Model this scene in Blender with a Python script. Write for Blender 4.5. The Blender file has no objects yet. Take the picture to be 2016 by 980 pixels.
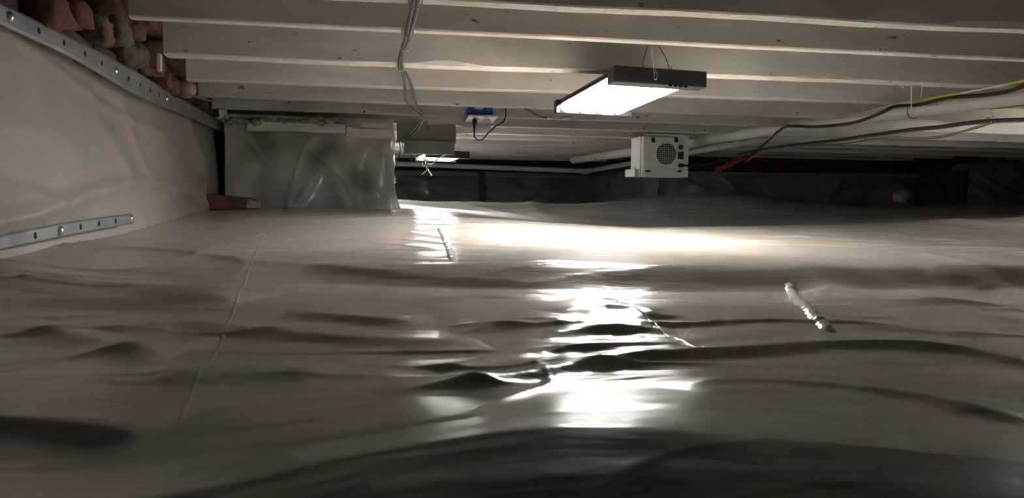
import bpy, math, random
import numpy as np
from mathutils import Vector, Matrix, Euler
random.seed(7); np.random.seed(7)
S = bpy.context.scene
COL = S.collection
# ------------------------------------------------------------------ camera
F = 1523.0; YAW = math.radians(13.2); PITCH = math.radians(4.2); ROLL = 0.010
fw = Vector((math.sin(YAW)*math.cos(PITCH), math.cos(YAW)*math.cos(PITCH), -math.sin(PITCH)))
r0 = Vector((math.cos(YAW), -math.sin(YAW), 0)); u0 = r0.cross(fw)
rt = r0*math.cos(ROLL) + u0*math.sin(ROLL); up = u0*math.cos(ROLL) - r0*math.sin(ROLL)
cam_d = bpy.data.cameras.new('camera'); cam = bpy.data.objects.new('camera', cam_d); COL.objects.link(cam)
cam_d.sensor_width = 36; cam_d.lens = F/2016*36; cam_d.clip_start = .02; cam_d.clip_end = 60
m = Matrix((rt, up, -fw)).transposed().to_4x4(); cam.matrix_world = m
cam_d.dof.use_dof = True; cam_d.dof.focus_distance = 2.2; cam_d.dof.aperture_fstop = 13
S.camera = cam
# ------------------------------------------------------------------ world, exposure
W = bpy.data.worlds.new('world'); S.world = W; W.use_nodes = True
W.node_tree.nodes['Background'].inputs[0].default_value = (.012, .011, .010, 1)
W.node_tree.nodes['Background'].inputs[1].default_value = 1
S.view_settings.view_transform = 'Standard'; S.view_settings.look = 'None'
S.view_settings.exposure = 1.5
S.cycles.diffuse_bounces = 10; S.cycles.max_bounces = 16; S.cycles.glossy_bounces = 5; S.cycles.transparent_max_bounces = 12; S.view_settings.gamma = 1
LAMP_WATT = 24.0          # emission strength of the tubes
# ------------------------------------------------------------------ rays through the lens -> points on real planes
def ray(px, py): return fw*F + rt*(px-1008) - up*(py-490)
def PZ(px, py, z): d = ray(px, py); return d*(z/d.z)
def PY(px, py, y): d = ray(px, py); return d*(y/d.y)
def PX(px, py, x): d = ray(px, py); return d*(x/d.x)
# ------------------------------------------------------------------ noise
def _h(ix, iy, s):
    n = (ix*374761393 + iy*668265263 + s*974634777) & 0xffffffff
    n = ((n ^ (n >> 13))*1274126177) & 0xffffffff
    return ((n ^ (n >> 16)) & 0xffff)/65535.0
def vnoise(x, y, s=0):
    x = np.asarray(x, float); y = np.asarray(y, float)
    ix = np.floor(x).astype(np.int64); iy = np.floor(y).astype(np.int64)
    fx = x-ix; fy = y-iy
    fx = fx**3*(fx*(fx*6-15)+10); fy = fy**3*(fy*(fy*6-15)+10)
    a = _h(ix, iy, s); b = _h(ix+1, iy, s); c = _h(ix, iy+1, s); d = _h(ix+1, iy+1, s)
    return (a*(1-fx)+b*fx)*(1-fy) + (c*(1-fx)+d*fx)*fy
def fbm(x, y, s=0, o=3):
    t = 0; a = .5
    for k in range(o): t = t + a*(vnoise(x*2**k, y*2**k, s+k)*2-1); a *= .5
    return t
def ridged(x, y, s=0):
    return 1-np.abs(vnoise(x, y, s)*2-1)
# ------------------------------------------------------------------ materials
def mat(name, col, rough=.6, metal=0, spec=.5, noise=None, bump=None, col2=None, coat=0, emit=None, trans=0, detail=None):
    m = bpy.data.materials.new(name); m.use_nodes = True
    nt = m.node_tree; b = nt.nodes['Principled BSDF']
    b.inputs['Base Color'].default_value = (*col, 1); b.inputs['Roughness'].default_value = rough
    b.inputs['Metallic'].default_value = metal; b.inputs['Specular IOR Level'].default_value = spec
    b.inputs['Coat Weight'].default_value = coat
    if emit: b.inputs['Emission Color'].default_value = (*emit[:3], 1); b.inputs['Emission Strength'].default_value = emit[3]
    tc = nt.nodes.new('ShaderNodeNewGeometry')
    def mapped(sc):
        mp = nt.nodes.new('ShaderNodeMapping'); mp.inputs['Scale'].default_value = sc
        nt.links.new(tc.outputs['Position'], mp.inputs['Vector']); return mp.outputs[0]
    if col2:
        n = nt.nodes.new('ShaderNodeTexNoise'); n.inputs['Scale'].default_value = 1; n.inputs['Detail'].default_value = 6; n.inputs['Roughness'].default_value = .6
        nt.links.new(mapped(noise or (8, 8, 8)), n.inputs['Vector'])
        cr = nt.nodes.new('ShaderNodeValToRGB'); cr.color_ramp.elements[0].position = .38; cr.color_ramp.elements[1].position = .64
        cr.color_ramp.elements[0].color = (*col2, 1); cr.color_ramp.elements[1].color = (*col, 1)
        nt.links.new(n.outputs[0], cr.inputs[0]); out = cr.outputs[0]
        if detail:   # small dark specks: (scale, threshold, colour)
            n2 = nt.nodes.new('ShaderNodeTexNoise'); n2.inputs['Scale'].default_value = 1; n2.inputs['Detail'].default_value = 4
            nt.links.new(mapped(detail[0]), n2.inputs['Vector'])
            c2 = nt.nodes.new('ShaderNodeValToRGB'); c2.color_ramp.elements[0].position = detail[1]; c2.color_ramp.elements[1].position = detail[1]+.05
            nt.links.new(n2.outputs[0], c2.inputs[0])
            mx = nt.nodes.new('ShaderNodeMix'); mx.data_type = 'RGBA'
            nt.links.new(c2.outputs[0], mx.inputs[0]); nt.links.new(out, mx.inputs[6]); mx.inputs[7].default_value = (*detail[2], 1)
            out = mx.outputs[2]
        nt.links.new(out, b.inputs['Base Color'])
    if bump:     # (scale xyz, strength, distance)
        n = nt.nodes.new('ShaderNodeTexNoise'); n.inputs['Scale'].default_value = 1; n.inputs['Detail'].default_value = 5
        nt.links.new(mapped(bump[0]), n.inputs['Vector'])
        bp = nt.nodes.new('ShaderNodeBump'); bp.inputs['Strength'].default_value = bump[1]; bp.inputs['Distance'].default_value = bump[2]
        nt.links.new(n.outputs[0], bp.inputs['Height']); nt.links.new(bp.outputs[0], b.inputs['Normal'])
    return m
def creases(m, sc, rot, strength, dist):      # fine sharp crumple lines in the film, chained before the existing bump
    nt = m.node_tree; g = nt.nodes.new('ShaderNodeNewGeometry'); mp = nt.nodes.new('ShaderNodeMapping'); mp.inputs['Scale'].default_value = sc; mp.inputs['Rotation'].default_value = (0, 0, rot)
    n = nt.nodes.new('ShaderNodeTexNoise'); n.noise_type = 'RIDGED_MULTIFRACTAL'; n.inputs['Scale'].default_value = 1; n.inputs['Detail'].default_value = 2.5; n.inputs['Distortion'].default_value = .6
    bp = nt.nodes.new('ShaderNodeBump'); bp.inputs['Strength'].default_value = strength; bp.inputs['Distance'].default_value = dist
    nt.links.new(g.outputs['Position'], mp.inputs[0]); nt.links.new(mp.outputs[0], n.inputs['Vector']); nt.links.new(n.outputs[0], bp.inputs['Height'])
    for k in list(nt.nodes):
        if k.type == 'BUMP' and k != bp and not k.inputs['Normal'].is_linked: nt.links.new(bp.outputs[0], k.inputs['Normal']); break
def film(name, col, rough, clear, patch=0):     # translucent polythene: clear share + glossy milky share
    m = mat(name, col, rough, spec=.6, bump=((25, 25, 25), .25, .01)); nt = m.node_tree
    o = nt.nodes['Material Output']; b = nt.nodes['Principled BSDF']
    t = nt.nodes.new('ShaderNodeBsdfTransparent'); t.inputs[0].default_value = (.93, .92, .9, 1)
    mx = nt.nodes.new('ShaderNodeMixShader'); mx.inputs[0].default_value = 1-clear
    if patch:      # where the film clings to the masonry it looks clearer
        g = nt.nodes.new('ShaderNodeNewGeometry'); n = nt.nodes.new('ShaderNodeTexNoise'); n.inputs['Scale'].default_value = 4.5; n.inputs['Detail'].default_value = 1
        r_ = nt.nodes.new('ShaderNodeMapRange'); r_.inputs['From Min'].default_value = .38; r_.inputs['From Max'].default_value = .62; r_.inputs['To Min'].default_value = 1-clear; r_.inputs['To Max'].default_value = 1-patch
        nt.links.new(g.outputs['Position'], n.inputs['Vector']); nt.links.new(n.outputs[0], r_.inputs[0]); nt.links.new(r_.outputs[0], mx.inputs[0])
    nt.links.new(t.outputs[0], mx.inputs[1]); nt.links.new(b.outputs[0], mx.inputs[2]); nt.links.new(mx.outputs[0], o.inputs[0])
    return m
M = {}
M['liner'] = mat('floor_liner', (.56, .525, .48), .21, spec=.5, noise=(1.5, 3, 3), col2=(.50, .46, .41), bump=((7, 38, 20), .5, .004))
M['grey_liner'] = mat('grey_liner', (.54, .52, .50), .2, spec=.6, noise=(1.5, 3, 3), col2=(.46, .44, .425), bump=((7, 30, 20), .5, .006))
M['wall_liner'] = mat('wall_liner', (.50, .45, .40), .33, noise=(2.5, 2.5, 3), col2=(.42, .365, .315), bump=((5, 6, 4), .45, .014))
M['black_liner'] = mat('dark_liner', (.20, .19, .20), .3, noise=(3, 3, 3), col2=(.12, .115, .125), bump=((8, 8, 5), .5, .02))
M['pier_film'] = film('pier_film', (.90, .88, .85), .14, .25, .72)
M['tape'] = film('white_tape', (.93, .90, .80), .35, .04)
M['shine_white_tape'] = mat('shine_white_tape', (.90, .88, .84), .15, spec=.9, bump=((60, 60, 60), .4, .002))  # opaque white base colour stands in for the specular shine of clear tape
M['joist'] = mat('painted_joist', (.68, .655, .615), .6, noise=(2.2, 3, 9), col2=(.54, .51, .47), bump=((30, 30, 90), .35, .002), detail=((26, 26, 60), .69, (.10, .085, .07)))
M['joist_rough'] = mat('painted_rough', (.70, .67, .61), .7, noise=(20, 20, 20), col2=(.58, .55, .50), bump=((60, 60, 60), .8, .004), detail=((70, 70, 70), .66, (.12, .10, .09)))
M['grey_paint'] = mat('grey_paint', (.40, .38, .35), .6, noise=(5, 5, 9), col2=(.34, .32, .295), detail=((30, 30, 30), .68, (.12, .1, .09)))
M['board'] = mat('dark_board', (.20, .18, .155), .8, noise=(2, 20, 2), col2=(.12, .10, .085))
M['brick'] = mat('red_brick', (.23, .105, .065), .9, noise=(14, 14, 14), col2=(.10, .055, .04), bump=((50, 50, 50), 1, .006), detail=((30, 30, 30), .62, (.25, .2, .15)))
M['brick2'] = mat('brown_brick', (.23, .15, .10), .9, noise=(14, 14, 14), col2=(.11, .07, .05), bump=((50, 50, 50), 1, .006))
M['stone'] = mat('buff_stone', (.42, .34, .25), .9, noise=(18, 18, 18), col2=(.26, .2, .15), bump=((40, 40, 40), 1, .006))
M['stone2'] = mat('brown_stone', (.20, .155, .115), .9, noise=(18, 18, 18), col2=(.10, .075, .055), bump=((40, 40, 40), 1, .008))
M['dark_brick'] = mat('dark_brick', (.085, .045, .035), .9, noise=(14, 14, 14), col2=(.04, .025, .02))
M['mortar'] = mat('dirt_mortar', (.055, .04, .032), .95, bump=((40, 40, 40), 1, .01), noise=(20, 20, 20), col2=(.02, .015, .012))
M['zinc'] = mat('zinc', (.50, .53, .56), .38, metal=.75, noise=(14, 14, 14), col2=(.38, .41, .45))
M['steel'] = mat('steel', (.75, .74, .72), .25, metal=1)
M['hole'] = mat('hole_dark', (.012, .011, .01), .9)
M['black'] = mat('black_metal', (.022, .022, .026), .4)
M['rubber'] = mat('black_rubber', (.018, .016, .015), .5)
M['white'] = mat('white_enamel', (.84, .83, .81), .35, noise=(6, 6, 6), col2=(.78, .77, .75))
M['plate'] = mat('white_plate', (.86, .85, .82), .3)
M['pvc'] = mat('white_pvc', (.76, .73, .69), .35, noise=(4, 4, 4), col2=(.66, .63, .59))
M['blue'] = mat('blue_plastic', (.02, .13, .60), .35, noise=(40, 40, 40), col2=(.015, .09, .45))
M['grey_cable'] = mat('painted_cable', (.13, .11, .09), .5, noise=(60, 60, 60), col2=(.07, .055, .045))
M['pale_cable'] = mat('pale_cable', (.60, .57, .50), .5)
M['yellow'] = mat('yellow_cable', (.62, .50, .04), .45)
M['dull_yellow'] = mat('dull_yellow_cable', (.42, .31, .07), .5)
M['red'] = mat('red_wire', (.36, .035, .03), .4)
M['blue_dark'] = mat('grey_wire', (.3, .28, .26), .5)
M['foam'] = mat('spray_foam', (.55, .48, .33), .8, bump=((60, 60, 60), .6, .004), noise=(20, 20, 20), col2=(.38, .31, .2))
M['tube'] = mat('tube_light', (.9, .9, .9), .4, emit=(1, .965, .91, LAMP_WATT))
M['tube_soft'] = mat('tube_light_dimmed', (.9, .9, .9), .4, emit=(1, .965, .91, LAMP_WATT*.55)); M['tube_strong'] = mat('tube_light_boosted', (.9, .9, .9), .4, emit=(1, .965, .91, LAMP_WATT*3.0))  # glow cut to limit floor glare, and boosted to brighten the rear
M['reflector'] = mat('reflector', (.85, .85, .84), .25)
creases(M['liner'], (3, 13, 6), .12, .55, .005); creases(M['liner'], (7, 5, 6), -.7, .3, .002); creases(M['grey_liner'], (4, 10, 6), -.2, .6, .012); creases(M['wall_liner'], (3, 2.2, 5), .3, .3, .006); creases(M['pier_film'], (6, 6, 4), .5, .5, .01)
# ------------------------------------------------------------------ object helpers
def props(o, label=None, cat=None, group=None, kind=None):
    for k, v in (('label', label), ('category', cat), ('group', group), ('kind', kind)):
        if v: o[k] = v
    return o
def empty(name, loc, label=None, cat=None, group=None, kind=None):
    o = bpy.data.objects.new(name, None); o.empty_display_size = .02; COL.objects.link(o); o.location = loc
    return props(o, label, cat, group, kind)
def root_loc(p):
    l = Vector((0, 0, 0))
    while p: l = l + Vector(p.location); p = p.parent
    return l
class MB:
    def __init__(s): s.v = []; s.f = []; s.m = []; s.k = 0
    def add(s, vs, fs, k=0):
        n = len(s.v); s.v += [tuple(q) for q in vs]; s.f += [tuple(i+n for i in q) for q in fs]; s.m += [k]*len(fs); return s
    def box(s, c, h, rot=None, bev=0, jit=0, k=0):
        c = Vector(c); hx, hy, hz = h
        if bev:
            b = bev; vs = []
            for sx in (-1, 1):
                for sy in (-1, 1):
                    for sz in (-1, 1):
                        vs += [(sx*(hx-b), sy*(hy-b), sz*hz), (sx*(hx-b), sy*hy, sz*(hz-b)), (sx*hx, sy*(hy-b), sz*(hz-b))]
            def I(sx, sy, sz, w): return (((sx > 0)*4+(sy > 0)*2+(sz > 0))*3+w)
            fs = []
            for q in (-1, 1):
                fs += [[I(-1, -1, q, 0), I(1, -1, q, 0), I(1, 1, q, 0), I(-1, 1, q, 0)], [I(-1, q, -1, 1), I(1, q, -1, 1), I(1, q, 1, 1), I(-1, q, 1, 1)], [I(q, -1, -1, 2), I(q, 1, -1, 2), I(q, 1, 1, 2), I(q, -1, 1, 2)]]
                for p in (-1, 1):
                    fs += [[I(-1, q, p, 0), I(1, q, p, 0), I(1, q, p, 1), I(-1, q, p, 1)], [I(q, -1, p, 0), I(q, 1, p, 0), I(q, 1, p, 2), I(q, -1, p, 2)], [I(q, p, -1, 1), I(q, p, 1, 1), I(q, p, 1, 2), I(q, p, -1, 2)]]
                    for t in (-1, 1): fs.append([I(q, p, t, 0), I(q, p, t, 1), I(q, p, t, 2)])
        else:
            vs = [(x*hx, y*hy, z*hz) for x in (-1, 1) for y in (-1, 1) for z in (-1, 1)]
            fs = [(0, 1, 3, 2), (4, 6, 7, 5), (0, 4, 5, 1), (2, 3, 7, 6), (0, 2, 6, 4), (1, 5, 7, 3)]
        if jit: vs = [tuple(a+random.uniform(-jit, jit) for a in q) for q in vs]
        R = rot.to_matrix() if rot else Matrix.Identity(3)
        return s.add([c+R @ Vector(q) for q in vs], fs, k)
    def tube(s, pts, r, n=8, cap=True, k=0):
        pts = [Vector(p) for p in pts]; N = len(pts); rs = r if isinstance(r, (list, tuple)) else [r]*N
        ref = None; vs = []
        for i in range(N):
            t = (pts[min(i+1, N-1)]-pts[max(i-1, 0)]).normalized()
            if ref is None: ref = t.orthogonal().normalized()
            ref = (ref-t*ref.dot(t)).normalized(); b = t.cross(ref)
            for j in range(n):
                a = 2*math.pi*j/n; vs.append(pts[i]+(ref*math.cos(a)+b*math.sin(a))*rs[i])
        fs = [(i*n+j, i*n+(j+1) % n, (i+1)*n+(j+1) % n, (i+1)*n+j) for i in range(N-1) for j in range(n)]
        if cap: fs += [tuple(range(n))[::-1], tuple(range((N-1)*n, N*n))]
        return s.add(vs, fs, k)
    def cyl(s, a, b, r, n=20, k=0): return s.tube([a, b], r, n, True, k)
    def ring(s, c, nrm, R, r, n=24, q=6, stretch=0, ax=None, k=0):
        c = Vector(c); nrm = Vector(nrm).normalized(); a1 = Vector(ax).normalized() if ax is not None else nrm.orthogonal().normalized(); a2 = nrm.cross(a1)
        pts = []
        for i in range(n+1):
            a = 2*math.pi*i/n; p = c+a1*(R*math.cos(a)+stretch*(1 if math.cos(a) > 0 else -1))+a2*R*math.sin(a); pts.append(p)
        return s.tube(pts, r, q, False, k)
    def build(s, name, mt, parent=None, smooth=False, **kw):
        L = root_loc(parent) if parent else Vector((0, 0, 0))
        me = bpy.data.meshes.new(name); me.from_pydata([tuple(Vector(q)-L) for q in s.v], [], s.f)
        for x in (mt if isinstance(mt, (list, tuple)) else [mt]): me.materials.append(x)
        if any(s.m): me.polygons.foreach_set('material_index', s.m)
        import bmesh
        bm = bmesh.new(); bm.from_mesh(me); bmesh.ops.recalc_face_normals(bm, faces=bm.faces); bm.to_mesh(me); bm.free()
        if smooth:
            me.polygons.foreach_set('use_smooth', [True]*len(me.polygons))
            if smooth != 'all': me.set_sharp_from_angle(angle=math.radians(40))
        o = bpy.data.objects.new(name, me); COL.objects.link(o)
        if parent: o.parent = parent
        return props(o, **kw)
def spline(pts, n=6):
    pts = [Vector(p) for p in pts]; P = [pts[0]*2-pts[1]]+pts+[pts[-1]*2-pts[-2]]; out = []
    for i in range(1, len(P)-2):
        a, b, c, d = P[i-1], P[i], P[i+1], P[i+2]
        for j in range(n):
            t = j/n; out.append(.5*((2*b)+(c-a)*t+(2*a-5*b+4*c-d)*t*t+(3*b-a-3*c+d)*t**3))
    return out+[pts[-1]]
def grid_mesh(name, X, Y, Z, mt, parent=None, **kw):     # X,Y,Z 2-D arrays
    nr, nc = X.shape; me = bpy.data.meshes.new(name)
    co = np.stack([X, Y, Z], -1).reshape(-1, 3)
    if parent: co = co-np.array(root_loc(parent))
    idx = np.arange(nr*nc).reshape(nr, nc)
    q = np.stack([idx[:-1, :-1], idx[:-1, 1:], idx[1:, 1:], idx[1:, :-1]], -1).reshape(-1, 4)
    me.vertices.add(len(co)); me.vertices.foreach_set('co', co.ravel().astype('f'))
    me.loops.add(q.size); me.loops.foreach_set('vertex_index', q.ravel().astype('i'))
    me.polygons.add(len(q)); me.polygons.foreach_set('loop_start', np.arange(0, q.size, 4).astype('i')); me.polygons.foreach_set('loop_total', np.full(len(q), 4, 'i'))
    me.polygons.foreach_set('use_smooth', np.ones(len(q), bool)); me.update(calc_edges=True); me.validate()
    me.materials.append(mt); o = bpy.data.objects.new(name, me); COL.objects.link(o)
    if parent: o.parent = parent
    return props(o, **kw)
# ------------------------------------------------------------------ the liner on the ground: height function
XL = -.47
ROWS = [  # distance Y : (px, py) pairs giving the height the sheet has there
 (.24, [(-900, 1250), (300, 1250), (800, 1120), (1200, 1100), (2500, 1120)]),
 (.34, [(-900, 1010), (100, 1000), (300, 975), (500, 935), (650, 895), (800, 866), (950, 842), (1100, 829), (1250, 833), (1400, 846), (1700, 878), (2016, 915), (2600, 940)]),
 (.43, [(-900, 900), (300, 895), (500, 880), (800, 838), (1100, 812), (1400, 808), (1700, 812), (2016, 826), (2600, 830)]),
 (.60, [(-900, 745), (500, 742), (1000, 738), (1400, 728), (2016, 748), (2600, 750)]),
 (.80, [(-900, 655), (200, 655), (1000, 662), (1600, 655), (2600, 655)]),
 (1.13, [(-300, 520), (0, 520), (200, 550), (700, 566), (1040, 572), (1500, 574), (2016, 574), (2600, 560)]),
 (1.21, [(-300, 500), (0, 510), (200, 530), (480, 534), (560, 533), (700, 527), (850, 521), (1000, 517), (1200, 522), (1500, 521), (2016, 522), (2600, 522)]),
 (1.6, [(0, 468), (200, 478), (500, 488), (800, 486), (1200, 488), (1600, 488), (2016, 480), (2600, 480)]),
 (2.3, [(250, 436), (400, 436), (560, 433), (700, 429), (780, 427), (850, 428), (960, 431), (1060, 438), (1250, 450), (1500, 447), (1750, 440), (2016, 428), (2600, 425)]),
 (3.3, [(380, 411), (500, 408), (660, 409), (740, 411), (790, 413), (850, 417), (960, 434), (1060, 446), (1250, 460), (1500, 457), (1750, 448), (2016, 432), (2600, 425)]),
 (4.3, [(500, 402), (780, 402), (860, 410), (960, 417), (1060, 425), (1250, 432), (1500, 425), (1750, 425), (2016, 418), (2600, 415)]),
 (5.0, [(500, 392), (785, 393), (830, 398), (870, 401), (930, 402), (1000, 406), (1100, 408), (1240, 398), (1330, 385), (1480, 383), (1600, 402), (1750, 407), (1900, 402), (2016, 398), (2600, 390)]),
 (5.8, [(500, 392), (785, 395), (900, 402), (940, 401), (970, 404), (1010, 401), (1060, 403), (1150, 401), (1240, 387), (1330, 380), (1400, 374), (1480, 377), (1540, 395), (1650, 402), (1800, 405), (1900, 395), (2016, 384), (2600, 380)]),
 (7.7, [(500, 392), (785, 396), (1000, 404), (1150, 404), (1240, 400), (2600, 390)]),
]
def _mk():
    Th = np.linspace(-.75, 1.55, 461); T = []
    for Y, pts in ROWS:
        th = []; h = []
        for px, py in pts:
            p = PY(px, py, Y); th.append(p.x/Y); h.append(p.z)
        o = np.argsort(th); v = np.interp(Th, np.array(th)[o], np.array(h)[o])
        v = np.convolve(np.pad(v, 8, mode='edge'), np.hanning(17)/np.hanning(17).sum(), 'valid'); T.append(v)
    return Th, np.array([r[0] for r in ROWS]), np.array(T)
TH, RY, RT = _mk()
def base(X, Y):
    X = np.asarray(X, float); Y = np.asarray(Y, float); Yc = np.clip(Y, RY[0], RY[-1])
    th = np.clip(X/Yc, TH[0], TH[-1]); u = (th-TH[0])/(TH[1]-TH[0]); i = np.clip(u.astype(int), 0, len(TH)-2); fu = u-i
    r = np.clip(np.searchsorted(RY, Yc, side='right')-1, 0, len(RY)-2); t = (Yc-RY[r])/(RY[r+1]-RY[r]); st = t*t*(3-2*t); t = .45*t+.55*st
    g = lambda rr: RT[rr, i]*(1-fu)+RT[rr, i+1]*fu
    z = g(r)*(1-t)+g(r+1)*t
    return np.where(Y < RY[0], z-.02*np.clip(RY[0]-Y, 0, 1), z)
def ground0(px, py):
    d = ray(px, py).normalized(); t = np.geomspace(.2, 14, 900)
    X = d.x*t; Y = d.y*t; Z = d.z*t; b = base(X, Y); k = np.argmax(Z < b)
    return np.array([X[k], Y[k]])
FOLDS = [  # pixels along the crest, amplitude, width near side, width far side
 ([(760, 782), (860, 768), (1000, 760), (1100, 738), (1250, 714), (1400, 707), (1550, 696), (1750, 691), (1900, 706), (2060, 740)], .0085, .012, .04),
 ([(20, 486), (250, 492), (380, 503), (480, 521), (650, 530), (780, 546), (900, 556), (1040, 563), (1200, 567)], .006, .022, .05),
 ([(-80, 578), (120, 566), (250, 573), (400, 590), (480, 600)], .009, .035, .09),
 ([(200, 658), (330, 641), (430, 645), (600, 668), (850, 682), (960, 680)], .010, .03, .07),
 ([(-80, 662), (50, 655), (150, 668), (240, 692), (340, 700)], .009, .025, .06),
 ([(-80, 850), (80, 848), (200, 860), (300, 868)], .006, .015, .04),
 ([(820, 606), (960, 594), (1080, 592), (1205, 600)], .007, .025, .05),
 ([(1100, 632), (1220, 618), (1300, 640)], .006, .016, .03),
 ([(1060, 668), (1180, 655), (1330, 660)], .005, .013, .028),
 ([(900, 655), (1040, 640), (1130, 648)], .005, .014, .03),
 ([(1050, 700), (1200, 690), (1380, 690)], .005, .010, .025),
 ([(860, 735), (950, 712), (1080, 700)], .004, .010, .02),
 ([(1560, 556), (1700, 580), (1850, 612), (2080, 668)], .006, .03, .05),
 ([(1830, 540), (1950, 560), (2080, 585)], .006, .03, .05),
 ([(1330, 770), (1500, 760), (1750, 785), (2080, 850)], .005, .015, .03),
 ([(560, 622), (700, 626), (820, 640)], .006, .02, .03),
 ([(300, 756), (480, 742), (650, 748)], .004, .02, .04),
 ([(1700, 430), (1850, 440), (2080, 446)], .008, .05, .1),
 ([(900, 402), (960, 410), (1010, 424)], .012, .08, .08),
 ([(1010, 400), (1050, 412), (1080, 425)], .012, .08, .08),
]
FW = []
for pts, amp, wn, wf in FOLDS:
    w = [ground0(*p) for p in pts]; a_ = np.array([tuple(v)[:2] for v in spline([Vector((q[0], q[1], 0)) for q in w], 4)]); b_ = a_.copy()
    for _ in range(6): b_[1:-1] = (b_[:-2]+2*b_[1:-1]+b_[2:])/4
    FW.append((b_, amp, wn, wf))
def fold_h(X, Y):
    out = np.zeros_like(X)
    for P, amp, wn, wf in FW:
        R = 3*max(wn, wf); m = (X > P[:, 0].min()-R) & (X < P[:, 0].max()+R) & (Y > P[:, 1].min()-R) & (Y < P[:, 1].max()+R)
        if not m.any(): continue
        x = X[m]; y = Y[m]; best = np.full(x.shape, 1e9); sg = np.ones(x.shape); tt = np.zeros(x.shape); n = len(P)-1
        for i in range(n):
            a = P[i]; b = P[i+1]; d = b-a; L2 = d @ d+1e-12
            t = np.clip(((x-a[0])*d[0]+(y-a[1])*d[1])/L2, 0, 1); qx = x-a[0]-t*d[0]; qy = y-a[1]-t*d[1]; D = qx*qx+qy*qy
            c = D < best; best = np.where(c, D, best); sg = np.where(c, np.sign(d[0]*qy-d[1]*qx), sg); tt = np.where(c, (i+t)/n, tt)
        D = np.sqrt(best); w = np.where(sg < 0, wn, wf); w = w*(.75+.5*vnoise(x*9, y*9, 5))
        taper = np.clip(np.minimum(tt, 1-tt)*6, 0, 1)**.7
        out[m] += amp*taper*np.exp(-(D/w)**1.6)
    return out
def H(X, Y):
    X = np.asarray(X, float); Y = np.asarray(Y, float)
    near = np.clip((1.15-Y)/.1, 0, 1); z = base(X, Y)+fold_h(np.atleast_1d(X).astype(float), np.atleast_1d(Y).astype(float)).reshape(X.shape)
    wx = fbm(X*2.2, Y*2.2, 31)*.35; wy = fbm(X*1.8+7, Y*1.8, 41)*.25
    a = np.clip(Y/1.0, .35, 3)
    big = fbm(X*1.7+wx, (Y+wy)*4.2, 11, 2)*(.005+.012*near)*np.clip(Y, .4, 1)
    r1 = ridged((X+wx)*2.1, (Y+wy*1.3)*9, 51)**5*(.0035+.004*near)*np.clip(vnoise(X*1.7, Y*3, 77)*2-.5, 0, 1)
    r2 = ridged((X+wy+Y*.5)*3.3, (Y-X*.35+wx)*14, 61)**6*(.0015+.0026*near)*np.clip(vnoise(X*2.5, Y*4, 87)*2-.6, 0, 1)
    r3 = ridged((X-Y*.9)*5+wx*4, (Y+X*.2)*3+wy*4, 71)**14*.0016
    nk = np.clip((Y-.36)/.15, .12, 1); r1 = r1*nk; r2 = r2*nk; r3 = r3*np.clip((Y-1.2)/.3, 0, 1)*.7
    lit = np.exp(-((X/np.clip(Y, .2, 9)-.40)/.13)**2)*np.exp(-((Y-.72)/.22)**2)
    cr = (fbm((X+wx*.3)*9, Y*30, 91, 3)+.5*ridged((X+wx*.3)*6, Y*22, 97)**3)*.0060*lit
    rear = np.clip((Y-3.2)/1, 0, 1); rr = ridged(X*1.2+wx, Y*2.2+wy, 95)**2*.03*rear*np.exp(-((X/np.clip(Y, .2, 9)-.25)/.17)**2)
    return z+big+r1+r2+r3+cr+rr-.008*rear
def hz(x, y): return float(H(np.array([x]), np.array([y]))[0])
def ground(px, py):
    d = ray(px, py).normalized(); t = np.geomspace(.2, 14, 1500)
    X = d.x*t; Y = d.y*t; Z = d.z*t; b = H(X, Y); k = np.argmax(Z < b)
    return Vector((X[k], Y[k], b[k]))
xs = np.concatenate([np.arange(XL-.04, -.2, .006), np.arange(-.2, .6, .0032), np.arange(.6, 1.4, .007), np.arange(1.4, 3, .015), np.arange(3, 7.2, .04)])
ys = np.concatenate([np.arange(-1.2, .18, .03), np.geomspace(.18, 7.8, 900)])
GX, GY = np.meshgrid(xs, ys); GZ = H(GX, GY)
floor = grid_mesh('floor', GX, GY, GZ, M['liner'], kind='structure')
floor.data.materials.append(M['grey_liner'])      # the rear sheet, dark grey, starts behind the crest of the near one
_cr = [PY(*q) for q in ((600, 409, 3.45), (780, 413, 3.38), (860, 419, 3.1), (960, 431, 2.62), (1060, 438, 2.5), (1250, 450, 2.38), (1500, 447, 2.42), (1750, 440, 2.5), (2016, 428, 2.55))]
_cx = (GX[:-1, :-1]/np.clip(GY[:-1, :-1], .2, 9)); _yc = np.interp(_cx, [q.x/q.y for q in _cr], [q.y for q in _cr])
floor.data.polygons.foreach_set('material_index', (GY[:-1, :-1] > _yc).astype('i').ravel())
# ------------------------------------------------------------------ seams and tape lying on the liner
def strip(name, pxs, width, thick, mt, parent, ripple=0, n=10, lift=.0006, **kw):
    g = [ground0(*p) for p in pxs]; c = spline([Vector((q[0], q[1], 0)) for q in g], n); N = len(c); K = 7
    X = np.zeros((N, K)); Y = np.zeros((N, K)); Z = np.zeros((N, K)); PR = np.array([0, .55, .9, 1, .9, .55, 0])
    for i in range(N):
        t = (c[min(i+1, N-1)]-c[max(i-1, 0)]).normalized(); nrm = Vector((t.y, -t.x, 0))
        w = width*(1 if not ripple else 1+.12*math.sin(i*1.9)); e = min(1, min(i, N-1-i)/2+.3)
        for j in range(K):
            p = c[i]+nrm*(w*(j/(K-1)-.5)); X[i, j] = p.x; Y[i, j] = p.y
            Z[i, j] = -.0015+PR[j]*(thick*e*(1+(ripple*math.sin(i*2.4) if ripple else 0))+lift)
    Z += H(X, Y)
    return grid_mesh(name, X, Y, Z, mt, parent, **kw)
M['seam'] = M['liner']
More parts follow.
